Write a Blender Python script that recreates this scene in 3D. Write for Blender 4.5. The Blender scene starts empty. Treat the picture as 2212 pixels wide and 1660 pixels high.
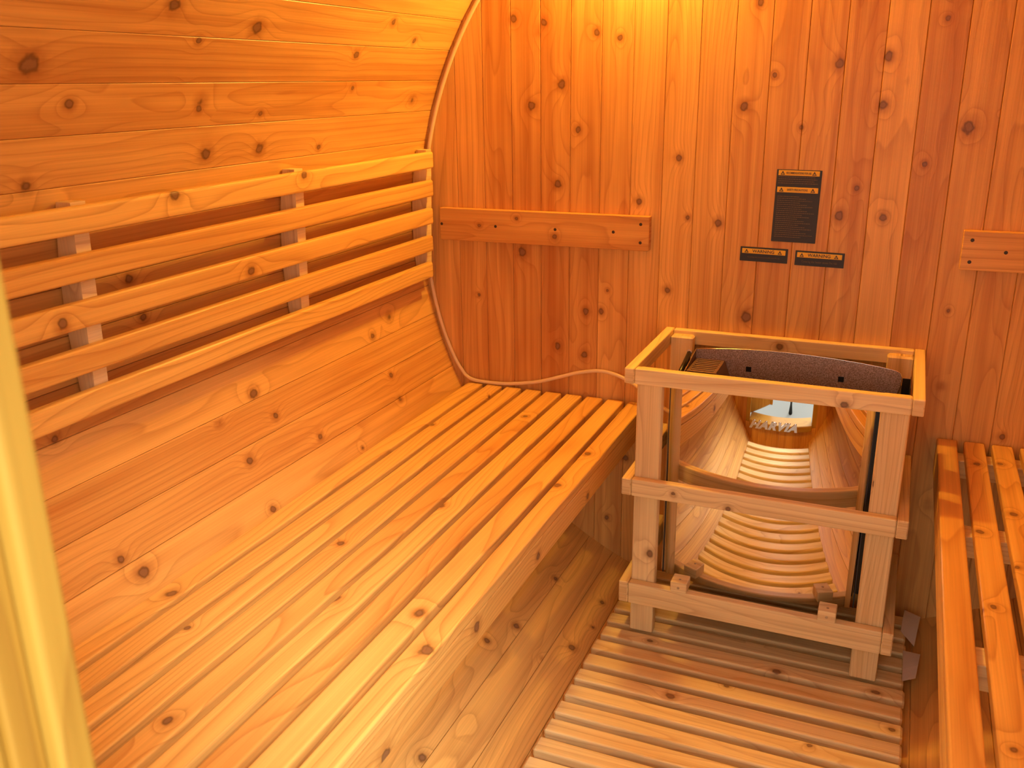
import bpy, math, random
from mathutils import Vector, Matrix
random.seed(7)
SC = bpy.context.scene
COL = SC.collection
# ------------------------------------------------------------------ camera
cd = bpy.data.cameras.new('camera'); cam = bpy.data.objects.new('camera', cd); COL.objects.link(cam)
CX, CY, CZ, YAW, PIT, ROLL, FPX = 0.20494, -2.01157, 0.33115, -0.40668, -0.31901, -0.01344, 1978.28
fw = Vector((math.sin(YAW)*math.cos(PIT), math.cos(YAW)*math.cos(PIT), math.sin(PIT)))
r0 = fw.cross(Vector((0, 0, 1))).normalized(); u0 = r0.cross(fw)
rt = math.cos(ROLL)*r0 + math.sin(ROLL)*u0; up = -math.sin(ROLL)*r0 + math.cos(ROLL)*u0
M = Matrix((rt, up, -fw)).transposed().to_4x4(); M.translation = Vector((CX, CY, CZ))
cam.matrix_world = M
cd.sensor_fit = 'HORIZONTAL'; cd.sensor_width = 36; cd.lens = FPX/2212*36
cd.clip_start = 0.02
cd.dof.use_dof = True; cd.dof.focus_distance = 1.75; cd.dof.aperture_fstop = 9.0
SC.camera = cam
# ------------------------------------------------------------------ world, sun, exposure
SC.view_settings.view_transform = 'Standard'; SC.view_settings.look = 'None'
SC.view_settings.gamma = 1; SC.view_settings.use_curve_mapping = False
SC.view_settings.exposure = -0.07
w = bpy.data.worlds.new('world'); SC.world = w; w.use_nodes = True
bg = w.node_tree.nodes['Background']; bg.inputs[0].default_value = (1.0, 0.97, 0.88, 1); bg.inputs[1].default_value = WORLD = 2.9
sl = bpy.data.lights.new('daylight', 'SUN'); sun = bpy.data.objects.new('daylight', sl); COL.objects.link(sun)
sl.energy = 3.7; sl.angle = math.radians(26); sl.color = (1.0, 0.95, 0.86)
sun.location = (1.2, -3.0, 2.0)
sun.rotation_euler = (Vector((-.88, 1.0, -1.15))).to_track_quat('-Z', 'Y').to_euler()
LAMP_POWER = 440.0
LAMP_COL = (1.0, 0.60, 0.10)

# ------------------------------------------------------------------ materials
def newmat(name):
    m = bpy.data.materials.new(name); m.use_nodes = True
    return m, m.node_tree, m.node_tree.nodes['Principled BSDF']

def plain(name, col, rough=0.5, metal=0.0, spec=0.5, emis=None, es=0):
    m, nt, b = newmat(name)
    b.inputs['Base Color'].default_value = (*col, 1); b.inputs['Roughness'].default_value = rough
    b.inputs['Metallic'].default_value = metal; b.inputs['Specular IOR Level'].default_value = spec
    if emis:
        b.inputs['Emission Color'].default_value = (*emis, 1); b.inputs['Emission Strength'].default_value = es
    return m

def wood(name, light, dark, rough=0.42, grain=0.34, knots=0.5, spec=0.35):
    m, nt, b = newmat(name); N = nt.nodes; L = nt.links
    def nd(t, **k):
        n = N.new(t)
        for a, v in k.items(): setattr(n, a, v)
        return n
    def mt(op, a, b_=None, c=None, clamp=False):
        n = nd('ShaderNodeMath', operation=op, use_clamp=clamp)
        for i, x in enumerate((a, b_, c)):
            if x is None: continue
            if isinstance(x, (int, float)): n.inputs[i].default_value = x
            else: L.new(x, n.inputs[i])
        return n.outputs[0]
    def mix(f, a, c, blend='MIX'):
        n = nd('ShaderNodeMix', data_type='RGBA', blend_type=blend)
        if isinstance(f, (int, float)): n.inputs[0].default_value = f
        else: L.new(f, n.inputs[0])
        for s, x in ((6, a), (7, c)):
            if isinstance(x, tuple): n.inputs[s].default_value = (*x, 1)
            else: L.new(x, n.inputs[s])
        return n.outputs[2]
    def smooth(x, lo, hi, o0=0.0, o1=1.0):
        n = nd('ShaderNodeMapRange', interpolation_type='SMOOTHSTEP')
        L.new(x, n.inputs[0])
        for i, v in enumerate((lo, hi, o0, o1)): n.inputs[i+1].default_value = v
        return n.outputs[0]
    uv = nd('ShaderNodeUVMap', uv_map='uv')
    sep = nd('ShaderNodeSeparateXYZ'); L.new(uv.outputs[0], sep.inputs[0]); U, V = sep.outputs[0], sep.outputs[1]
    seed = nd('ShaderNodeAttribute', attribute_name='seed').outputs['Fac']
    tone = nd('ShaderNodeAttribute', attribute_name='tone').outputs['Fac']
    def vec(x, y, z):
        n = nd('ShaderNodeCombineXYZ')
        for i, v in enumerate((x, y, z)):
            if isinstance(v, (int, float)): n.inputs[i].default_value = v
            else: L.new(v, n.inputs[i])
        return n.outputs[0]
    sd = mt('MULTIPLY', seed, 53.0)
    def noise(v, scale, detail=2.0, rough_=0.5):
        n = nd('ShaderNodeTexNoise'); L.new(v, n.inputs['Vector'])
        n.inputs['Scale'].default_value = scale; n.inputs['Detail'].default_value = detail; n.inputs['Roughness'].default_value = rough_
        return n.outputs['Fac']
    # wobble used to make knots irregular
    wob = mt('MULTIPLY', mt('SUBTRACT', noise(vec(mt('MULTIPLY', U, 1.0), V, sd), 90.0, 1.0), 0.5), 0.9)
    # explicit knots carried by each board
    dk = None
    for i in range(5):
        k = nd('ShaderNodeAttribute', attribute_name='k%d' % i)
        s = nd('ShaderNodeSeparateXYZ'); L.new(k.outputs['Vector'], s.inputs[0])
        du = mt('MULTIPLY', mt('SUBTRACT', U, s.outputs[0]), 0.85); dv = mt('SUBTRACT', V, s.outputs[1])
        d = mt('DIVIDE', mt('SQRT', mt('ADD', mt('MULTIPLY', du, du), mt('MULTIPLY', dv, dv))), mt('MAXIMUM', s.outputs[2], 1e-5))
        dk = d if dk is None else mt('MINIMUM', dk, d)
    # small random pin knots
    vo = nd('ShaderNodeTexVoronoi', feature='F1', distance='EUCLIDEAN')
    L.new(vec(mt('MULTIPLY', mt('ADD', U, sd), 0.8), V, sd), vo.inputs['Vector']); vo.inputs['Scale'].default_value = 9.0
    vs = nd('ShaderNodeSeparateXYZ'); L.new(vo.outputs['Color'], vs.inputs[0])
    rr = mt('MULTIPLY', mt('MAXIMUM', mt('SUBTRACT', vs.outputs[0], 1.0-knots), 1e-5), 0.0095/knots*1.0)
    dv2 = mt('DIVIDE', mt('DIVIDE', vo.outputs['Distance'], 9.0), rr)
    dk = mt('MINIMUM', dk, dv2)
    dkw = mt('ADD', dk, wob)
    # growth rings : contour lines of a stretched smooth field, bent round the knots
    fld = noise(vec(mt('MULTIPLY', U, 1.0), mt('MULTIPLY', V, 7.0), sd), 1.7, 1.5, 0.4)
    amp = mt('ADD', mt('MULTIPLY', mt('FRACT', mt('MULTIPLY', seed, 17.3)), 9.0), 3.0)
    slope = mt('MULTIPLY', mt('SUBTRACT', mt('FRACT', mt('MULTIPLY', seed, 31.7)), 0.35), 170.0)
    bump_k = mt('MULTIPLY', mt('EXPONENT', mt('MULTIPLY', mt('MULTIPLY', dk, dk), -0.10)), 1.6)
    h = mt('ADD', mt('ADD', mt('MULTIPLY', fld, amp), mt('MULTIPLY', V, slope)), bump_k)
    fr = mt('FRACT', h)
    ring = mt('MULTIPLY', mt('POWER', fr, 5.0), smooth(fr, 0.93, 1.0, 1.0, 0.0))
    fib = noise(vec(mt('MULTIPLY', U, 5.0), mt('MULTIPLY', V, 420.0), sd), 1.0, 2.0)
    fib2 = noise(vec(mt('MULTIPLY', U, 1.2), mt('MULTIPLY', V, 60.0), sd), 1.0, 2.0)
    blot = noise(vec(mt('MULTIPLY', U, 3.0), mt('MULTIPLY', V, 14.0), sd), 1.0, 2.0)
    # base colour of the board
    f = mt('ADD', tone, mt('MULTIPLY', mt('SUBTRACT', blot, 0.5), 0.9)); f = mt('ADD', f, mt('MULTIPLY', mt('SUBTRACT', fib2, 0.5), 1.3), clamp=True)
    col = mix(f, light, dark)
    gcol = tuple(x*y for x, y in zip(dark, (0.62, 0.42, 0.36)))
    col = mix(mt('MULTIPLY', ring, grain*2.0, clamp=True), col, gcol)
    fv = mt('MULTIPLY', mt('SUBTRACT', fib, 0.5), 0.35)
    br = mt('ADD', 1.0, fv)
    hsv = nd('ShaderNodeHueSaturation'); L.new(col, hsv.inputs['Color']); L.new(br, hsv.inputs['Value']); col = hsv.outputs[0]
    # knots
    col = mix(smooth(dkw, 0.8, 2.6, 0.42, 0.0), col, tuple(x*y for x, y in zip(dark, (0.55, 0.34, 0.25))))
    kc = mix(smooth(mt('ABSOLUTE', mt('SUBTRACT', dkw, 0.85)), 0.08, 0.42, 0.0, 1.0), (0.085, 0.034, 0.015), (0.24, 0.12, 0.058))
    col = mix(smooth(dkw, 0.55, 1.15, 0.88, 0.0), col, kc)
    L.new(col, b.inputs['Base Color'])
    b.inputs['Roughness'].default_value = rough; b.inputs['Specular IOR Level'].default_value = spec
    bp = nd('ShaderNodeBump'); bp.inputs['Strength'].default_value = 0.12; bp.inputs['Distance'].default_value = 0.002
    L.new(mt('SUBTRACT', fib, mt('MULTIPLY', ring, 0.6)), bp.inputs['Height']); L.new(bp.outputs[0], b.inputs['Normal'])
    return m

CEDAR = wood('cedar_wall', (0.84, 0.49, 0.145), (0.50, 0.20, 0.048), 0.40, 0.20, 0.22)
BENCHW = wood('bench_wood', (0.87, 0.54, 0.155), (0.64, 0.30, 0.070), 0.38, 0.30, 0.18)
GUARDW = wood('guard_wood', (0.92, 0.72, 0.37), (0.68, 0.43, 0.17), 0.5, 0.24, 0.18)
PINE = wood('door_wood', (0.52, 0.31, 0.05), (0.36, 0.18, 0.022), 0.5, 0.22, 0.30)
MIRROR = plain('polished_steel', (0.86, 0.83, 0.80), 0.01, 1.0)
STEEL = plain('bright_steel', (0.62, 0.60, 0.58), 0.25, 1.0)
BLACK = plain('black_steel', (0.012, 0.011, 0.010), 0.3, 0.2)
DARK = plain('dark_steel', (0.05, 0.042, 0.04), 0.5, 0.5)
CORDM = plain('cord_rubber', (0.78, 0.60, 0.36), 0.45)
SIGNB = plain('sign_black', (0.022, 0.022, 0.026), 0.5)
SIGNY = plain('sign_yellow', (0.80, 0.48, 0.02), 0.5)
SIGNT = plain('sign_print', (0.16, 0.10, 0.045), 0.6)
BRONZE = plain('fin_steel', (0.22, 0.13, 0.09), 0.45, 0.6)
SCREWM = plain('screw_dark', (0.07, 0.05, 0.035), 0.45, 0.6)
PAPER = plain('plastic_film', (0.72, 0.64, 0.56), 0.25)
SCREWL = plain('screw_zinc', (0.5, 0.42, 0.3), 0.35, 0.8)
CONC, nt_, b_ = newmat('pale_concrete')
n_ = nt_.nodes.new('ShaderNodeTexNoise'); n_.inputs['Scale'].default_value = 6; n_.inputs['Detail'].default_value = 6
r_ = nt_.nodes.new('ShaderNodeValToRGB'); r_.color_ramp.elements[0].color = (0.13, 0.15, 0.155, 1); r_.color_ramp.elements[1].color = (0.20, 0.225, 0.23, 1)
nt_.links.new(n_.outputs['Fac'], r_.inputs[0]); nt_.links.new(r_.outputs[0], b_.inputs['Base Color']); b_.inputs['Roughness'].default_value = 0.8
HAMMER, nt_, b_ = newmat('hammered_grey')
tc_ = nt_.nodes.new('ShaderNodeTexCoord'); n_ = nt_.nodes.new('ShaderNodeTexNoise'); n_.inputs['Scale'].default_value = 420; n_.inputs['Detail'].default_value = 2
nt_.links.new(tc_.outputs['Object'], n_.inputs['Vector'])
r_ = nt_.nodes.new('ShaderNodeValToRGB'); r_.color_ramp.elements[0].position = 0.35; r_.color_ramp.elements[1].position = 0.72
r_.color_ramp.elements[0].color = (0.22, 0.155, 0.125, 1); r_.color_ramp.elements[1].color = (0.56, 0.44, 0.38, 1)
bp_ = nt_.nodes.new('ShaderNodeBump'); bp_.inputs['Strength'].default_value = 0.35; bp_.inputs['Distance'].default_value = 0.001
nt_.links.new(n_.outputs['Fac'], r_.inputs[0]); nt_.links.new(r_.outputs[0], b_.inputs['Base Color']); nt_.links.new(n_.outputs['Fac'], bp_.inputs['Height'])
nt_.links.new(bp_.outputs[0], b_.inputs['Normal']); b_.inputs['Roughness'].default_value = 0.42; b_.inputs['Metallic'].default_value = 0.35
GLOW = plain('lamp_glass', (1, 0.9, 0.7), 0.4, emis=LAMP_COL, es=LAMP_POWER)

# knots seen in the timber, in metres (x, y, z, radius)
KNOTS = [(-0.784,-0.908,0.441,0.012),(-0.796,-0.711,0.419,0.013),(-0.844,-1.063,0.310,0.008),(-0.849,-0.808,0.297,0.007),(-0.853,-0.649,0.284,0.006),(-0.871,-0.779,0.225,0.012),(-0.871,-0.639,0.223,0.011),(-0.813,-0.391,0.385,0.009),(-0.780,-0.297,0.447,0.008),(-0.797,-0.184,0.416,0.007),(-0.825,-1.133,0.359,0.017),(-0.807,-0.838,0.396,0.006),(-0.875,-1.126,0.207,0.009),(-0.874,-0.453,0.214,0.007),(-0.839,-0.370,0.323,0.006),(-0.796,-0.923,0.418,0.004),(-0.874,-0.298,-0.211,0.008),(-0.874,-0.721,-0.213,0.011),(-0.858,-0.684,-0.268,0.008),(-0.845,-0.276,-0.307,0.007),(-0.831,-0.585,-0.343,0.008),(-0.842,-0.788,-0.317,0.009),(-0.815,-1.088,-0.380,0.012),(-0.829,-1.113,-0.348,0.008),(-0.802,-0.787,-0.407,0.008),(-0.898,-0.952,0.047,0.009),(-0.899,-0.934,-0.019,0.008),(-0.887,-1.142,-0.149,0.007),(-0.823,-0.277,-0.362,0.006),(-0.803,-0.478,-0.404,0.004),(-0.456,-0.235,-0.775,0.007),(-0.462,-0.456,-0.772,0.009),(-0.488,-0.551,-0.756,0.007),(-0.458,-0.884,-0.774,0.010),(-0.353,-0.409,-0.827,0.010),(-0.349,-0.211,-0.829,0.007),(-0.338,-0.310,-0.833,0.005),(-0.646,0.000,0.464,0.009),(-0.574,0.000,0.454,0.009),(-0.532,0.000,0.324,0.011),(-0.604,0.000,0.278,0.011),(-0.492,0.000,0.228,0.008),(-0.399,0.000,0.417,0.007),(-0.451,0.000,0.430,0.008),(-0.540,0.000,0.106,0.010),(-0.347,0.000,0.074,0.008),(-0.630,0.000,-0.056,0.012),(-0.747,0.000,-0.170,0.005),(-0.468,0.000,-0.189,0.009),(-0.431,0.000,-0.185,0.008),(-0.416,0.000,-0.134,0.004),(-0.539,0.000,-0.281,0.009),(-0.471,0.000,-0.296,0.010),(-0.261,0.000,0.169,0.008),(-0.236,0.000,0.043,0.006),(-0.169,0.000,0.034,0.009),(-0.275,0.000,-0.122,0.008),(-0.096,0.000,-0.169,0.013),(-0.130,0.000,0.276,0.010),(0.050,0.000,0.357,0.011),(-0.072,0.000,0.337,0.006),(-0.012,0.000,0.235,0.005),(0.139,0.000,0.368,0.010),(0.139,0.000,0.278,0.010),(0.077,0.000,0.060,0.011),(0.106,0.000,0.117,0.006),(0.162,0.000,0.060,0.009),(0.235,0.000,0.433,0.006),(0.227,0.000,0.167,0.006),(0.296,0.000,0.237,0.014),(0.305,0.000,-0.122,0.004),(0.438,0.000,-0.378,0.007),(-0.110,0.000,0.475,0.008),(-0.361,0.000,-0.548,0.008),(-0.406,0.000,-0.717,0.007),(-0.636,-0.020,0.026,0.005),(-0.540,-0.020,-0.012,0.007),(-0.733,-0.020,0.005,0.005),(-0.838,-0.900,0.173,0.011),(-0.838,-0.562,0.172,0.010),(-0.838,-0.733,0.022,0.010),(-0.838,-1.136,0.024,0.010),(-0.838,-0.597,-0.096,0.010),(-0.838,-0.424,-0.094,0.010),(-0.838,-1.144,-0.076,0.009),(-0.838,-0.801,-0.094,0.006),(-0.722,-0.316,-0.398,0.007),(-0.684,-0.086,-0.398,0.005),(-0.547,-0.191,-0.398,0.007),(-0.513,-0.678,-0.398,0.010),(-0.604,-0.867,-0.398,0.008),(-0.516,-1.018,-0.398,0.010),(-0.549,-1.328,-0.398,0.009),(-0.754,-1.098,-0.398,0.010),(-0.667,-1.162,-0.398,0.006),(-0.342,-0.350,-0.398,0.009),(-0.347,-0.518,-0.398,0.009),(-0.379,-1.005,-0.398,0.010),(-0.327,-1.082,-0.398,0.013),(0.387,-0.129,-0.398,0.009),(0.430,-0.112,-0.398,0.007),(0.378,-0.440,-0.398,0.008),(0.435,-0.347,-0.398,0.009),(0.424,-0.548,-0.398,0.006),(0.383,-0.687,-0.398,0.006),(0.366,-0.699,-0.398,0.005),(0.385,-1.006,-0.398,0.006),(0.366,-1.019,-0.398,0.009),(-0.314,-0.434,-0.452,0.008),(-0.314,-0.702,-0.448,0.009),(-0.314,-0.951,-0.438,0.011),(-0.314,-1.219,-0.461,0.012),(-0.114,-0.514,-0.810,0.010),(-0.198,-0.347,-0.810,0.007),(0.067,-0.357,-0.810,0.010),(0.014,-0.261,-0.810,0.006),(0.253,-0.352,-0.810,0.009),(-0.018,-0.441,-0.810,0.006),(0.151,-0.557,-0.810,0.006),(0.214,-0.539,-0.810,0.009),(0.286,-0.456,-0.810,0.007),(0.140,-0.341,-0.232,0.008),(-0.164,-0.341,-0.461,0.005),(-0.054,-0.341,-0.475,0.006),(-0.209,-0.321,-0.617,0.009),(0.204,-0.321,-0.387,0.007),(-0.016,-0.020,-0.225,0.009)]

# ------------------------------------------------------------------ mesh builder
class MB:
    def __init__(s): s.v = []; s.f = []; s.uv = []; s.at = []
    def face(s, idx, uvs, at, flat=True):
        s.f.append(tuple(idx)); s.uv.append(uvs); s.at.append(at)
    def board(s, c, L, A, ln, wd, th, bev=0.003, tone=None, knots=True, seg=2, ends=True, wtop=None):
        """a sawn board: centre c, length dir L, width dir A; grain runs along L"""
        c = Vector(c); L = Vector(L).normalized(); A = Vector(A).normalized(); Bd = L.cross(A)
        hw, ht = wd/2, th/2
        def prof(ins):
            P = []; b = max(bev, 1e-5)
            for (sx, sy, a0) in ((1, 1, 90), (1, -1, 0), (-1, -1, -90), (-1, 1, 180)):
                for i in range(seg+1):
                    a = math.radians(a0 - 90*i/seg)
                    P.append((sx*(hw-b)+(b-ins)*math.cos(a), sy*(ht-b)+(b-ins)*math.sin(a)))
            return P
        full = prof(0); n = len(full)
        # perimeter coordinate, 0 at the middle of the +B face
        vv = []; cur = full[0][0]
        for i in range(n+1):
            if i: cur += math.dist(full[i % n], full[i-1])
            vv.append(cur)
        sdv = random.random(); tn = random.uniform(0.1, 0.75) if tone is None else tone
        ks = []
        if knots:
            for (kx, ky, kz, kr) in KNOTS:
                d = Vector((kx, ky, kz))-c; l, a, b = d.dot(L), d.dot(A), d.dot(Bd)
                if abs(l) > ln/2+.004 or abs(a) > hw+.008 or abs(b) > ht+.008: continue
                ga, gb = abs(abs(a)-hw), abs(abs(b)-ht)
                if gb <= ga and b > 0: v = a
                elif ga < gb and a > 0: v = hw+(ht-b)
                elif ga < gb: v = -hw-(ht-b)
                else: v = (1 if a > 0 else -1)*(2*hw+th-abs(a))
                # wrap to this board's perimeter range
                if v < -hw+bev and v < vv[0]-1e9: pass
                ks.append((l, v, kr*.84))
        ks = ks[:5]+[(0, 0, 0)]*(5-len(ks[:5]))
        per = vv[-1]-vv[0]
        at = (sdv, tn, ks)
        rings = []
        e = bev if ends else 0
        for l, ins in ((-ln/2, min(bev, .9*bev) if ends else 0), (-ln/2+e, 0), (ln/2-e, 0), (ln/2, .9*bev if ends else 0)):
            base = len(s.v); P = prof(ins)
            for a, b in P: s.v.append(c+L*l+A*a+Bd*b)
            rings.append((base, l))
        for (b0, l0), (b1, l1) in zip(rings[:-1], rings[1:]):
            if abs(l1-l0) < 1e-7: continue
            for i in range(n):
                j = (i+1) % n; v0, v1 = vv[i], vv[i+1]
                mid = (v0+v1)/2
                if mid > per/2: v0 -= per; v1 -= per
                s.face((b0+i, b0+j, b1+j, b1+i), ((l0, v0), (l0, v1), (l1, v1), (l1, v0)), at)
        P = prof(.9*bev if ends else 0)
        b0 = rings[0][0]; s.face(tuple(b0+n-1-i for i in range(n)), tuple((-ln/2+P[n-1-i][1]*.5+3, P[n-1-i][0]*3) for i in range(n)), (sdv, min(1, tn+.25), [(0, 0, 0)]*5))
        b0 = rings[3][0]; s.face(tuple(b0+i for i in range(n)), tuple((ln/2+P[i][1]*.5+5, P[i][0]*3) for i in range(n)), (sdv, min(1, tn+.25), [(0, 0, 0)]*5))
    def box(s, lo, hi, bev=0.0008, **k):
        lo = Vector(lo); hi = Vector(hi); d = hi-lo; c = (lo+hi)/2
        s.board(c, (1, 0, 0), (0, 1, 0), d.x, d.y, d.z, min(bev, min(d)*.45), knots=False, **k)
    def prism(s, pts, ax, lo, hi, tone=.3):
        """polygon extruded along axis ax; pts are pairs in the two other axes (cyclic order)"""
        def mk(p, h):
            if ax == 0: return Vector((h, p[0], p[1]))
            if ax == 1: return Vector((p[0], h, p[1]))
            return Vector((p[0], p[1], h))
        n = len(pts); b = len(s.v)
        for h in (lo, hi):
            for p in pts: s.v.append(mk(p, h))
        at = (random.random(), tone, [(0, 0, 0)]*5); acc = 0
        for i in range(n):
            j = (i+1) % n; d = math.dist(pts[i], pts[j])
            s.face((b+i, b+j, b+n+j, b+n+i), ((lo, acc), (lo, acc+d), (hi, acc+d), (hi, acc)), at); acc += d
        s.face(tuple(b+n-1-i for i in range(n)), tuple((pts[n-1-i][1], pts[n-1-i][0]) for i in range(n)), at)
        s.face(tuple(b+n+i for i in range(n)), tuple((pts[i][1], pts[i][0]) for i in range(n)), at)
    def tube(s, pts, r, n=12, closed_ends=True):
        pts = [Vector(p) for p in pts]; b = len(s.v); at = (0.3, .3, [(0, 0, 0)]*5); m = len(pts); ref = None
        for i, p in enumerate(pts):
            t = (pts[min(i+1, m-1)]-pts[max(i-1, 0)]).normalized()
            if ref is None: ref = t.orthogonal().normalized()
            ref = (ref-t*ref.dot(t)).normalized(); o = t.cross(ref)
            rad = r[i] if isinstance(r, (list, tuple)) else r
            for k in range(n):
                a = 2*math.pi*k/n; s.v.append(p+ref*(rad*math.cos(a))+o*(rad*math.sin(a)))
        for i in range(m-1):
            for k in range(n):
                j = (k+1) % n; s.face((b+i*n+k, b+i*n+j, b+(i+1)*n+j, b+(i+1)*n+k), ((0, 0),)*4, at)
        if closed_ends:
            s.face(tuple(b+n-1-k for k in range(n)), ((0, 0),)*n, at); s.face(tuple(b+(m-1)*n+k for k in range(n)), ((0, 0),)*n, at)
    def disc(s, c, axis, r, h, n=16):
        c = Vector(c); axis = Vector(axis).normalized(); s.tube([c, c+axis*h*.6, c+axis*h], [r, r, r*.75], n)
    def build(s, name, mat, parent=None, loc=None, smooth=False, **props):
        if loc is None:
            if parent is not None: loc = Vector(parent.location)
            else:
                xs = [v.x for v in s.v]; ys = [v.y for v in s.v]; zs = [v.z for v in s.v]
                loc = Vector(((min(xs)+max(xs))/2, (min(ys)+max(ys))/2, min(zs)))
                if props.get('kind') == 'structure': loc = Vector((0, 0, 0))
        loc = Vector(loc)
        me = bpy.data.meshes.new(name); me.from_pydata([tuple(v-loc) for v in s.v], [], s.f)
        ul = me.uv_layers.new(name='uv'); i = 0
        flat = []
        for u in s.uv:
            for p in u: flat += [p[0], p[1]]
        ul.data.foreach_set('uv', flat)
        a = me.attributes.new('seed', 'FLOAT', 'FACE'); a.data.foreach_set('value', [x[0] for x in s.at])
        a = me.attributes.new('tone', 'FLOAT', 'FACE'); a.data.foreach_set('value', [x[1] for x in s.at])
        for k in range(5):
            a = me.attributes.new('k%d' % k, 'FLOAT_VECTOR', 'FACE'); q = []
            for x in s.at: q += list(x[2][k])
            a.data.foreach_set('vector', q)
        me.materials.append(mat); me.update()
        if smooth: me.polygons.foreach_set('use_smooth', [True]*len(me.polygons))
        o = bpy.data.objects.new(name, me); COL.objects.link(o)
        if parent is not None:
            o.parent = parent
            off = loc-world_loc(parent); o.location = off
        else: o.location = loc
        for k, v in props.items(): o[k] = v
        return o

def world_loc(o):
    p = Vector(o.location)
    while o.parent: o = o.parent; p += Vector(o.location)
    return p

def thing(name, loc, label, cat, group=None):
    o = bpy.data.objects.new(name, None); COL.objects.link(o); o.location = loc; o.empty_display_size = .1
    o['label'] = label; o['category'] = cat
    if group: o['group'] = group
    return o

def B(mat, name, parent=None, **k):   # one-board object helper
    pass

# ------------------------------------------------------------------ the barrel shell
R = 0.9; DT = 0.07935; TH0 = 0.54121; YF = -1.60; SW = 2*R*math.sin(DT/2)
shell = {'wall_left': MB(), 'ceiling': MB(), 'wall_right': MB(), 'floor': MB()}
def side_of(th):
    # th: angle above the -x axis, towards +z
    th = (th+math.pi) % (2*math.pi)-math.pi
    if -1.15 < th <= 1.0: return 'wall_left'
    if 1.0 < th < math.pi-1.0: return 'ceiling'
    if th <= -1.15 and th > -math.pi+1.15: return 'floor'
    return 'wall_right'
for k in range(79):
    ta = TH0+(k-27)*DT; tm = ta+DT/2
    ri = R*math.cos(DT/2)
    nrm = Vector((-math.cos(tm), 0, math.sin(tm)))        # outward
    Ld = Vector((0, 1, 0)); Ad = Vector((math.sin(tm), 0, math.cos(tm)))
    if Ld.cross(Ad).dot(nrm) > 0: Ad = -Ad                # +B faces inward
    mb = shell[side_of(tm)]
    mb.board(nrm*(ri+.011)+Vector((0, (YF-.04)/2, 0)), Ld, Ad, -YF+.04+.03, SW-.0005, .022, .0009, seg=1, ends=False, tone=random.uniform(.05, .62)*(.45 if math.sin(tm) < -.62 else 1))  # lowest staves paler: daylight reaching the floor is put into their tone
names = {'wall_left': (-1.19, 1.04), 'ceiling': (0.96, math.pi-.96), 'wall_right': (math.pi-1.04, math.pi+1.19), 'floor': (-math.pi+1.11, -1.11)}
for nm, (a0, a1) in names.items():
    n = max(6, int(abs(a1-a0)/.08)); pin = []; pout = []
    for i in range(n+1):
        a = a0+(a1-a0)*i/n
        pin.append((-(R+.020)*math.cos(a), (R+.020)*math.sin(a))); pout.append((-(R+.04)*math.cos(a), (R+.04)*math.sin(a)))
    shell[nm].prism(pin+pout[::-1], 1, YF-.055, .045, .4)
    shell[nm].build(nm, CEDAR, kind='structure')

# back wall of upright tongue and groove boards
SEAM0 = -0.7250; PITCH = 0.07142
mb = MB()
tones = {-3: .3, -2: .3, -1: .35, 0: .65, 1: .6, 2: .75, 3: .45, 4: .4, 5: .3, 6: .25, 7: .3, 8: .45, 9: .55, 10: .5, 11: .6, 12: .12, 13: .6, 14: .35, 15: .25}
for k in range(-3, 23):
    x0 = SEAM0+k*PITCH; x1 = x0+PITCH
    m = min(abs(x0), abs(x1)) if x0*x1 > 0 else 0
    hz = math.sqrt(max(0.0, (R+.018)**2-m*m))
    if hz < .05: continue
    tn = tones.get(k, random.uniform(.2, .6))
    mb.board((x0+PITCH/2, .011, 0), (0, 0, 1), (-1, 0, 0) if Vector((0, 0, 1)).cross(Vector((-1, 0, 0))).y < 0 else (1, 0, 0), 2*hz, PITCH-.0005, .022, .0013, seg=1, ends=False, tone=tn)
mb.prism([((R+.018)*math.cos(a), (R+.018)*math.sin(a)) for a in [2*math.pi*i/48 for i in range(48)]], 1, .0215, .04, .4)
mb.build('wall_back', CEDAR, kind='structure')

# front wall with the door opening the camera looks through
XL, XR, DZ0, DZ1 = -.335, .335, -0.790, 0.60
mb = MB()
def fcol(x0, x1, z0, z1):
    if z1-z0 > .02: mb.board(((x0+x1)/2, YF-.02, (z0+z1)/2), (0, 0, 1), (1, 0, 0), z1-z0, x1-x0-.0008, .038, .0016, seg=1, ends=False)
def chord(m): return math.sqrt(max(0, (R+.016)**2-m*m))
def cols(a, b_, full):
    n = max(1, round((b_-a)/.0725)); w_ = (b_-a)/n
    for i in range(n):
        x0, x1 = a+i*w_, a+(i+1)*w_; m = min(abs(x0), abs(x1)) if x0*x1 > 0 else 0; hz = chord(m)
        if hz < .05: continue
        if full: fcol(x0, x1, -hz, hz)
        else: fcol(x0, x1, DZ1+.045, hz); fcol(x0, x1, -hz, DZ0)
cols(-.90, XL-.045, True); cols(XL-.045, XR+.045, False); cols(XR+.045, .90, True)
mb.build('wall_front', CEDAR, kind='structure')
fr = MB()
for s_, xe in ((-1, XL), (1, XR)):
    z0, z1 = DZ0, DZ1+.045
    zc, zl = (z0+z1)/2, z1-z0
    # stepped door lining : inner face, rebate step, outer face, with rounded arrises
    fr.board((xe+s_*.023, YF-.0085, zc), (0, 0, 1), (1, 0, 0), zl, .046, .017, .003, seg=3, tone=.35)
    fr.board((xe+s_*.0275, YF-.0245, zc), (0, 0, 1), (1, 0, 0), zl, .037, .015, .002, seg=3, tone=.8)
    fr.board((xe+s_*.0300, YF-.0420, zc), (0, 0, 1), (1, 0, 0), zl, .034, .020, .003, seg=3, tone=.2)
fr.board(((XL+XR)/2, YF-.026, DZ1+.023), (1, 0, 0), (0, 1, 0), XR-XL, .052, .044, .004, tone=.4)
fr.build('door_1', PINE, kind='structure')
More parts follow.
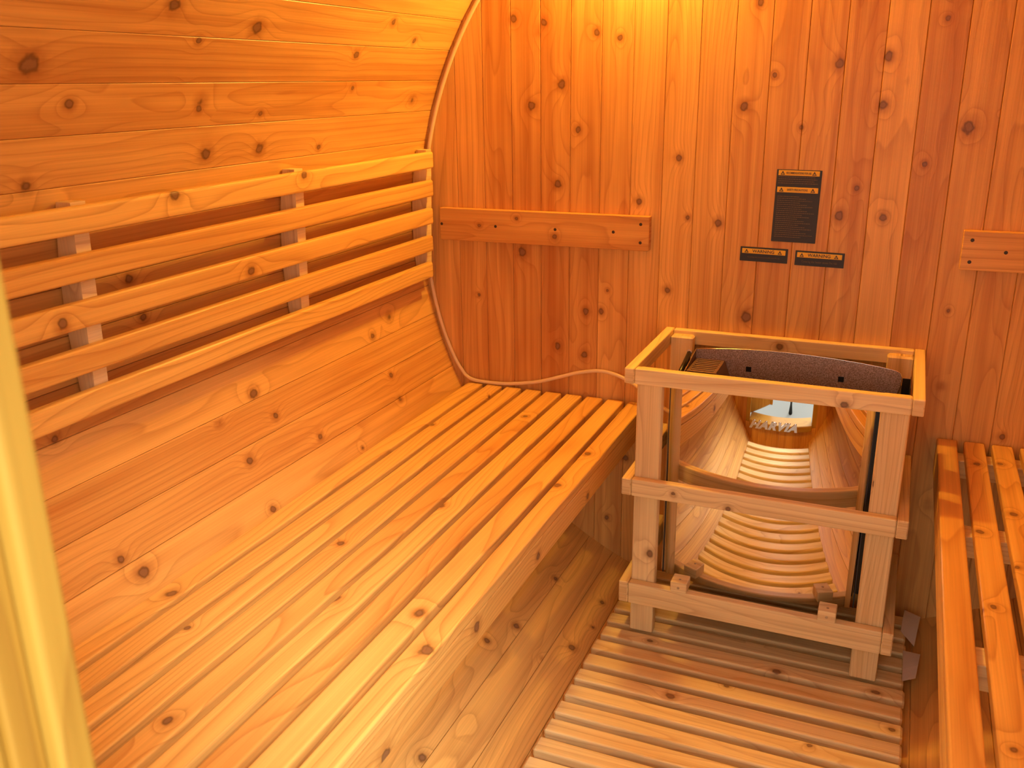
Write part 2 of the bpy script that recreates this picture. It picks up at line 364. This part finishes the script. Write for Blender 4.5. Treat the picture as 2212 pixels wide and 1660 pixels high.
# door leaf standing half open on the left; its free edge is the blurred post in the near left of the picture
fr = MB(); YD = -1.77; XD = -.109; z0, z1 = DZ0+.02, DZ1+.03; zc, zl = (z0+z1)/2, z1-z0
fr.board((XD-.023, YD-.0085, zc), (0, 0, 1), (1, 0, 0), zl, .046, .017, .003, seg=3, tone=.35)
fr.board((XD-.0275, YD-.0245, zc), (0, 0, 1), (1, 0, 0), zl, .037, .015, .002, seg=3, tone=.8)
fr.board((XD-.0300, YD-.0420, zc), (0, 0, 1), (1, 0, 0), zl, .034, .020, .003, seg=3, tone=.2)
pa, pb = Vector((-.150, -1.778, zc)), Vector((-.352, -1.640, zc)); dd = pb-pa
fr.board((pa+pb)/2, (0, 0, 1), dd, zl, dd.length, .022, .003, tone=.4)
fr.build('door_2', PINE, kind='structure')
fr = MB()
fr.board(((XL+XR)/2, YF-.0245, DZ0+.006), (1, 0, 0), (0, 1, 0), XR-XL, .09, .022, .004, tone=.4)
fr.build('trim_1', PINE, kind='structure')

# ------------------------------------------------------------------ lamp on the back wall, above the picture
lp = thing('wall_lamp', (-.36, 0, .735), 'round glass sauna lamp glowing high on the back wall', 'lamp')
mb = MB(); mb.tube([(-.36, -.001, .735), (-.36, -.018, .735), (-.36, -.022, .735)], [.062, .062, .056], 32); mb.build('base', PINE, lp)
mb = MB(); mb.tube([(-.36, -.022-.058*math.sin(a), .735) for a in [i*math.pi/2/10 for i in range(11)]], [max(.0005, .05*math.cos(i*math.pi/2/10)) for i in range(11)], 32)
mb.build('glass_globe', GLOW, lp, smooth=True)

# ------------------------------------------------------------------ benches
def bench(sgn, ztop, label, ys, x0, pitch, wid, tl):
    b = thing('sauna_bench', (sgn*.55, -.8, ztop-.07), label, 'bench', None)
    for k in range(9):
        xc = sgn*(x0+k*pitch+wid/2)
        m = MB(); m.board((xc, -.799, ztop-.010), (0, 1, 0), (-1, 0, 0), 1.588, wid, .020, .0035, tone=tl[k], seg=3)
        m.build('slat', BENCHW, b)
    m = MB(); A_ = (0, 0, 1) if Vector((0, 1, 0)).cross(Vector((0, 0, 1))).x*(-sgn) > 0 else (0, 0, -1)
    m.board((sgn*(x0+.010), -.799, ztop-.0445), (0, 1, 0), A_, 1.588, .047, .0195, .002, tone=.35); m.build('face_board', BENCHW, b)
    for y in ys:
        m = MB(); m.board((sgn*(x0+.021+.2105), y, ztop-.0405), (1, 0, 0), (0, 1, 0), .420, .046, .0395, .002, tone=.1); m.build('crossbar', GUARDW, b)
    return b
bench(-1, -.398, 'wide slatted cedar bench along the left wall, under the slatted backrest', (-.035, -.39, -.79, -1.19, -1.57), .314, .05306, .0414,
      [.15, .1, .5, .02, .35, .3, .12, .2, .1])
bench(1, -.395, 'slatted cedar bench along the right wall, cut off by the picture edge', (-.045, -.40, -.79, -1.19, -1.57), .3165, .0520, .0385,
      [.55, .45, .25, .3, .4, .3, .2, .3, .3])

# backrest
bk = thing('backrest', (-.865, -.79, -.135), 'backrest of five long horizontal slats fixed to the curved left wall', 'backrest')
for i, (tn, z) in enumerate(zip((.05, .45, .3, .5, .25), (.1585, .0930, .0275, -.0385, -.1035))):
    m = MB(); m.board((-.8430-.003*i, -.819, z), (0, 1, 0), (0, 0, -1) if Vector((0, 1, 0)).cross(Vector((0, 0, -1))).x > 0 else (0, 0, 1), 1.546, .038, .018, .005, tone=tn, seg=3)
    m.build('slat', BENCHW, bk)
for y in (-.0375, -.555, -1.068, -1.575):
    pts = [(-.8642, -.128), (-.8522, .181)]
    for i in range(9):
        z = .181-(.309)*i/8; pts.append((-math.sqrt(.8975**2-z*z), z))
    m = MB(); m.prism(pts, 1, y-.0130, y+.0130, .05); m.build('upright', GUARDW, bk)

# ------------------------------------------------------------------ boards screwed to the back wall
def cleat(x0, x1, label, screws, tn):
    t = thing('wall_board', ((x0+x1)/2, -.01, -.033), label, 'board')
    m = MB(); m.board(((x0+x1)/2, -.0105, .005), (1, 0, 0), (0, 0, 1) if Vector((1, 0, 0)).cross(Vector((0, 0, 1))).y < 0 else (0, 0, -1), x1-x0, .077, .0195, .0015, tone=tn)
    m.build('board', CEDAR, t)
    for (x, z) in screws:
        m = MB(); m.disc((x, -.0198, z), (0, -1, 0), .0036, .0009); m.build('screw', SCREWM, t)
cleat(-.838, -.3165, 'horizontal cedar board on the back wall beside the left backrest', [(-.833, .005), (-.69, .005), (-.539, .005), (-.399, .006), (-.336, .026), (-.336, -.015)], .55)
cleat(.312, .850, 'horizontal cedar board on the back wall above the right bench', [(.329, .026), (.329, -.017), (.39, .005), (.55, .005), (.7, .005)], .3)

# ------------------------------------------------------------------ floor mat
mt_ = thing('duckboard', (0, -.8, -.87), 'slatted wooden floor grid of crosswise slats in the middle of the floor', 'floor grid')
for k in range(-4, 22):
    y0 = -.307-.0556*k
    m = MB(); m.board((random.uniform(-.003, .001), y0+.019, -.8205), (1, 0, 0), (0, 1, 0), .612, .038, .021, .004, tone=random.uniform(.05, .55) if k not in (6, 9) else .05, seg=3)
    m.build('slat', GUARDW, mt_)
for s_ in (-1, 1):
    m = MB(); m.board((s_*.20, -.77, -.8505), (0, 1, 0), (1, 0, 0), 1.36, .03, .038, .002, tone=.4); m.build('bearer', GUARDW, mt_)

# ------------------------------------------------------------------ guard frame round the heater
g = thing('heater_guard', (0, -.17, -.81), 'wooden guard frame of square posts and rails around the heater', 'frame')
for sx in (-1, 1):
    for yc in (-.3080, -.0340):
        m = MB(); m.board((sx*.2265, yc, -.5122), (0, 0, 1), (1, 0, 0) if yc < -.1 else (-1, 0, 0), .5955, .0505, .0265, .004, tone=.28 if sx < 0 else .5, seg=3)
        m.build('leg', GUARDW, g)
for (z0, z1) in ((-.239, -.207), (-.4805, -.4435), (-.7315, -.6825)):
    zc, zh = (z0+z1)/2, z1-z0
    A1 = (0, 0, 1) if Vector((1, 0, 0)).cross(Vector((0, 0, 1))).y < 0 else (0, 0, -1)
    for yc in (-.3318, -.0105):
        m = MB(); m.board((0, yc, zc), (1, 0, 0), A1, .5035, zh, .0195, .0022, tone=.22); m.build('rail', GUARDW, g)
    for sx in (-1, 1):
        m = MB(); m.board((sx*.2625, -.1713, zc), (0, 1, 0), (0, 0, 1), .3410, zh, .0200, .0022, tone=.3); m.build('rail', GUARDW, g)
for x in (-.1445, .1490):
    m = MB(); m.board((x, -.3245, -.6710), (1, 0, 0), (0, 1, 0), .034, .037, .0225, .0015, tone=.1, knots=False); bl = m.build('support_block', GUARDW, g)
    m = MB(); m.disc((x, -.328, -.6600), (0, 0, 1), .0028, .0010); m.disc((x, -.3428, -.672), (0, -1, 0), .0028, .0010); m.build('screw', SCREWL, bl)

# ------------------------------------------------------------------ heater
h = thing('sauna_heater', (0, -.15, -.67), 'electric sauna heater with a curved mirror steel front inside the wooden guard', 'heater')
SAG, HWM = .030, .195
def my(x): return -.304+SAG*(x/.195)**2
m = MB(); n = 56; at = (0.3, .3, [(0, 0, 0)]*5)
ztop, zbot = -.243, -.680
cols = []
for i in range(n+1):
    t = -1+2*i/n; q = []
    for (z, hw) in ((zbot, .1875), (ztop, .1955)):
        x = t*hw; q.append((x, my(x), z))
    xb = t*.1875; xt = t*.1955
    base = len(m.v)
    m.v += [Vector((xb, my(xb)+.014, zbot-.0005)), Vector((xb, my(xb)+.0012, zbot-.0012)), Vector(q[0]), Vector(q[1]), Vector((xt, my(xt)+.0014, ztop+.0012)), Vector((xt, my(xt)+.016, ztop+.0008))]
    cols.append(base)
for i in range(n):
    for j in (0, 1, 3, 4):
        m.face((cols[i]+j, cols[i+1]+j, cols[i+1]+j+1, cols[i]+j+1), ((0, 0),)*4, at)
nf = len(m.f); k0 = len(m.v)
for c0 in cols: m.v += [m.v[c0+2].copy(), m.v[c0+3].copy()]
for i in range(n): m.face((k0+2*i, k0+2*i+2, k0+2*i+3, k0+2*i+1), ((0, 0),)*4, at)
fp = m.build('front_panel', MIRROR, h, smooth=False)
for p in fp.data.polygons: p.use_smooth = p.index >= nf
fp['label'] = 'mirror polished curved front panel'
# sides of the front panel
for s_ in (-1, 1):
    m = MB()
    m.prism([(-.2745, -.680), (-.2745, -.243), (-.2715, -.243), (-.2715, -.680)], 0, s_*.194-.0012, s_*.194+.0012)
    m.build('side_trim', DARK, h)
# brand lettering
def text_mesh(body, size, mat, name, parent, loc, ext=.0004, shear=0, off=0, sx=1.0, align='CENTER', rotz=0.0, curve=None, tilt=0.0):
    cu = bpy.data.curves.new('t', 'FONT'); cu.body = body; cu.size = size; cu.extrude = ext; cu.shear = shear; cu.offset = off; cu.space_character = 1.12 if shear else 1.0
    cu.align_x = align; cu.align_y = 'CENTER'; cu.resolution_u = 3
    to = bpy.data.objects.new('t', cu); COL.objects.link(to)
    dg = bpy.context.evaluated_depsgraph_get(); me = bpy.data.meshes.new_from_object(to.evaluated_get(dg))
    bpy.data.objects.remove(to)
    for v in me.vertices:
        x, y, z = v.co.x*sx, v.co.y, v.co.z
        ct, st = math.cos(tilt), math.sin(tilt); x, y = x*ct-y*st, x*st+y*ct
        yy = -z
        if curve: yy += curve(loc[0]+x)-loc[1]
        v.co = Vector((x, yy, y))
    me.name = name; me.materials.clear(); me.materials.append(mat)
    o = bpy.data.objects.new(name, me); COL.objects.link(o); o.parent = parent; o.location = Vector(loc)-world_loc(parent)
    return o
lg = text_mesh('HARVIA', .0205, STEEL, 'brand_letters', h, (.014, my(.014)-.0012, -.3050), ext=.0009, shear=.35, off=.0011, sx=1.12, curve=lambda x: my(x)-.0012)
# housing, open at the top
m = MB(); m.box((-.186, -.268, -.662), (.190, -.024, -.262), .003); m.box((.1915, -.262, -.655), (.2490, -.090, -.262), .002); m.build('housing', BLACK, h)
m = MB(); m.prism([(-.262, -.262), (-.262, -.226), (-.240, -.220), (-.165, -.220), (-.165, -.262)], 0, .2475, .2490)
m.box((.2335, -.1670, -.262), (.2475, -.1655, -.224), .0003); m.build('side_sheet', BLACK, h)
# speckled stone-space plate with an arched top edge
arc = [(-.167, -.204), (-.13, -.2005), (-.094, -.1975), (-.058, -.1955), (-.02, -.1943), (.02, -.1942), (.06, -.1953), (.104, -.1975), (.15, -.2008), (.194, -.2055), (.2215, -.2098), (.2285, -.2135), (.2318, -.222), (.2310, -.240), (.2275, -.256), (.226, -.262), (-.167, -.262)]
m = MB(); m.prism(arc, 1, -.1710, -.1690); m.build('arched_plate', HAMMER, h)
m = MB(); m.tube([(x, -.170, z+.0003) for x, z in arc[:15]], .0011, 8); m.build('plate_rim', STEEL, h, smooth=True)
for x, z in ((-.058, -.2365), (.122, -.2375)):
    m = MB(); m.box((x-.0055, -.1716, z-.0055), (x+.0055, -.1708, z+.0055), .0003); m.build('hole_shade_tile', BLACK, h)  # raised black tile, its colour standing for the shade inside a hole
# vent box with slots
v = MB(); v.prism([(-.2640, -.262), (-.2640, -.2265), (-.2590, -.2235), (-.1715, -.2235), (-.1715, -.262)], 0, -.1080, -.1065)
v.prism([(-.1080, -.2235), (-.1065, -.2235), (-.0930, -.262), (-.0945, -.262)], 1, -.264, -.1715)
for i in range(8):
    y = -.2600+i*.0122; v.box((-.1640, y-.0034, -.2250), (-.1080, y+.0034, -.2232), .0004)
v.box((-.1660, -.2640, -.2252), (-.1600, -.1715, -.2230), .0004); v.box((-.1130, -.2640, -.2252), (-.1070, -.1715, -.2230), .0004)
v.build('vent_grille', BRONZE, h)
m = MB(); m.box((-.1640, -.2630, -.2600), (-.1085, -.1720, -.2420), .001); m.build('vent_well', BLACK, h)
m = MB(); m.prism([(-.2680, -.262), (-.2680, -.222), (-.1700, -.2045), (-.1700, -.262)], 0, -.1690, -.1675); m.build('side_fin', BRONZE, h)
m = MB(); m.tube([(-.1835, -.268, -.2440), (-.1835, -.160, -.2170)], .0052, 14); m.tube([(-.1835, -.168, -.2190), (-.1835, -.172, -.2440)], .0040, 8); sb = m.build('side_bar', BLACK, h, smooth=True)
m = MB(); m.tube([(-.1835, -.1635, -.2140), (-.1835, -.1575, -.2155)], .0054, 14); m.build('bar_cap', STEEL, sb)

# ------------------------------------------------------------------ cord
def catmull(P, n=8):
    P = [Vector(p) for p in P]; out = []
    for i in range(len(P)-1):
        p0, p1, p2, p3 = P[max(i-1, 0)], P[i], P[i+1], P[min(i+2, len(P)-1)]
        for j in range(n):
            t = j/n; out.append(.5*((2*p1)+(-p0+p2)*t+(2*p0-5*p1+4*p2-p3)*t*t+(-p0+3*p1-3*p2+p3)*t**3))
    out.append(P[-1]); return out
cp = []
for i in range(15):
    a = 1.02-(1.02+.30)*i/14; rc = .8875
    cp.append((-rc*math.cos(a), -.0046, rc*math.sin(a)))
cp += [(-.820, -.0050, -.332), (-.795, -.0065, -.371), (-.781, -.0080, -.3835), (-.760, -.0085, -.3905), (-.72, -.0075, -.3925), (-.666, -.0065, -.3900), (-.59, -.0065, -.3760), (-.53, -.0065, -.3560), (-.482, -.0065, -.3400), (-.43, -.0065, -.3300), (-.385, -.012, -.3340), (-.34, -.022, -.3480), (-.29, -.055, -.3650), (-.235, -.110, -.3720), (-.1875, -.130, -.372)]
m = MB(); m.tube(catmull(cp, 6), .0045, 12)
m.build('power_cord', CORDM, smooth=True, label='pale power cord running down the wall corner and above the left bench', category='cord')

# ------------------------------------------------------------------ warning signs
def sign(x0, x1, z0, z1, rot, label, bands, lines):
    cx, cz = (x0+x1)/2, (z0+z1)/2
    t = thing('warning_sign', (cx, 0, z0), label, 'sign', None)
    W, H = x1-x0, z1-z0
    m = MB(); m.box((x0, -.0016, z0), (x1, -.0002, z1), .0005); m.build('plate', SIGNB, t)
    for (bz0, bz1, txt, sz, sx) in bands:
        m = MB(); m.box((x0+W*.04, -.0021, bz0), (x1-W*.05, -.0015, bz1), .0002); bd = m.build('yellow_band', SIGNY, t)
        bc = (bz0+bz1)/2; bh = (bz1-bz0)
        for sx_ in (x0+W*.135, x1-W*.165):
            r = bh*.42; m = MB()
            P = [(sx_-r*1.0, bc-r*.85), (sx_, bc+r*.95), (sx_+r*1.0, bc-r*.85)]; q = [(sx_-r*.55, bc-r*.60), (sx_, bc+r*.42), (sx_+r*.55, bc-r*.60)]
            for i in range(3):
                j = (i+1) % 3; m.prism([P[i], P[j], q[j], q[i]], 1, -.0025, -.0020)
            m.prism([(sx_-r*.12, bc-r*.2), (sx_+r*.12, bc-r*.2), (sx_+r*.12, bc+r*.25), (sx_-r*.12, bc+r*.25)], 1, -.0025, -.0020)
            m.build('hazard_triangle', SIGNB, bd)
        text_mesh(txt, sz, SIGNB, 'heading', bd, ((x0+x1)/2-W*.01, -.0022, bc), ext=.0002, off=sz*.012, sx=sx)
    blocks = {}
    for ln in lines:
        if ln[0] == 't': text_mesh(ln[1], ln[2], SIGNT, 'small_print', t, ((x0+x1)/2, -.0018, ln[3]), ext=.0002, sx=ln[4])
        else:
            _, z, a, b_ = ln; m = blocks.setdefault(z > .115, MB()); x = x0+W*a
            while x < x0+W*b_-.001:
                l = random.uniform(.0012, .0045); x2 = min(x+l, x0+W*b_)
                m.box((x, -.0019, z-.00055), (x2, -.0015, z+.00055), .0001); x = x2+.0009
    for m in blocks.values(): m.build('small_print', SIGNT, t)
    t.rotation_euler = (0, math.radians(rot), 0)
    return t
big = []
for i in range(4): big.append(('l', .1385-.0042*i-.0030, .05, .93 if i % 2 else .86))
for i in range(21): big.append(('l', .0955-.0042*i, .06, .55+.4*((i*37) % 11)/11))
sign(-.0550, .0352, .0006, .1506, .7, 'tall black safety notice with two yellow headings, highest of the three on the wall',
     [(.1385, .1490, 'RECOMMENDATIONS FOR USE', .0058, .62), (.1040, .1150, 'SAFETY PRECAUTIONS', .0060, .68)], big)
sign(-.1180, -.0182, -.0450, -.0140, .8, 'small black and yellow warning label, left one below the tall notice',
     [(-.0280, -.0175, 'WARNING', .0095, 1.0)], [('t', 'No heating away from non-combustible causes fire risk', .0042, -.0355, .72)])
sign(-.0030, .0962, -.0478, -.0165, .8, 'small black and yellow warning label, right one below the tall notice',
     [(-.0305, -.0200, 'WARNING', .0095, 1.0)], [('t', 'Covering the heater causes fire risk', .0066, -.0390, .75)])

# ------------------------------------------------------------------ scraps by the floor grid
def scrap(P, label, bend):
    m = MB(); n = 6; at = (0.3, .3, [(0, 0, 0)]*5); P = [Vector(p) for p in P]; T = Vector((0, 0, .0007))
    for i in range(n+1):
        t = i/n; z = Vector((0, 0, bend*math.sin(math.pi*t)))
        a = P[0].lerp(P[3], t)+z; b = P[1].lerp(P[2], t)+z; m.v += [a, b, b+T, a+T]
    for i in range(n):
        k = i*4
        for j in range(4): m.face((k+j, k+(j+1) % 4, k+4+(j+1) % 4, k+4+j), ((0, 0),)*4, at)
    m.face((0, 3, 2, 1), ((0, 0),)*4, at); m.face((n*4, n*4+1, n*4+2, n*4+3), ((0, 0),)*4, at)
    m.build('plastic_scrap', PAPER, smooth=False, label=label, category='scrap')
scrap([(.300, -.020, -.8085), (.3335, -.034, -.8110), (.3220, -.150, -.8170), (.294, -.112, -.8085)], 'pale plastic scrap at the right edge of the floor grid, nearer the back wall', .003)
scrap([(.300, -.187, -.8085), (.3340, -.178, -.8150), (.3260, -.262, -.8190), (.300, -.297, -.8090)], 'pale curved plastic scrap along the right edge of the floor grid beside the guard', .003)

# ------------------------------------------------------------------ ground outside the door
m = MB(); m.box((-6, -8, -1.12), (6, 4, -1.02), .005); m.build('ground', CONC, kind='structure')

# thin black post outside the doorway, seen only in the mirror front
m = MB(); m.tube([(.135, -2.42, -1.02), (.135, -2.42, -.98), (.135, -2.42, -.2)], [.03, .016, .013], 14)
m.build('post', BLACK, smooth=True, label='thin black upright post on the concrete outside the doorway', category='post')
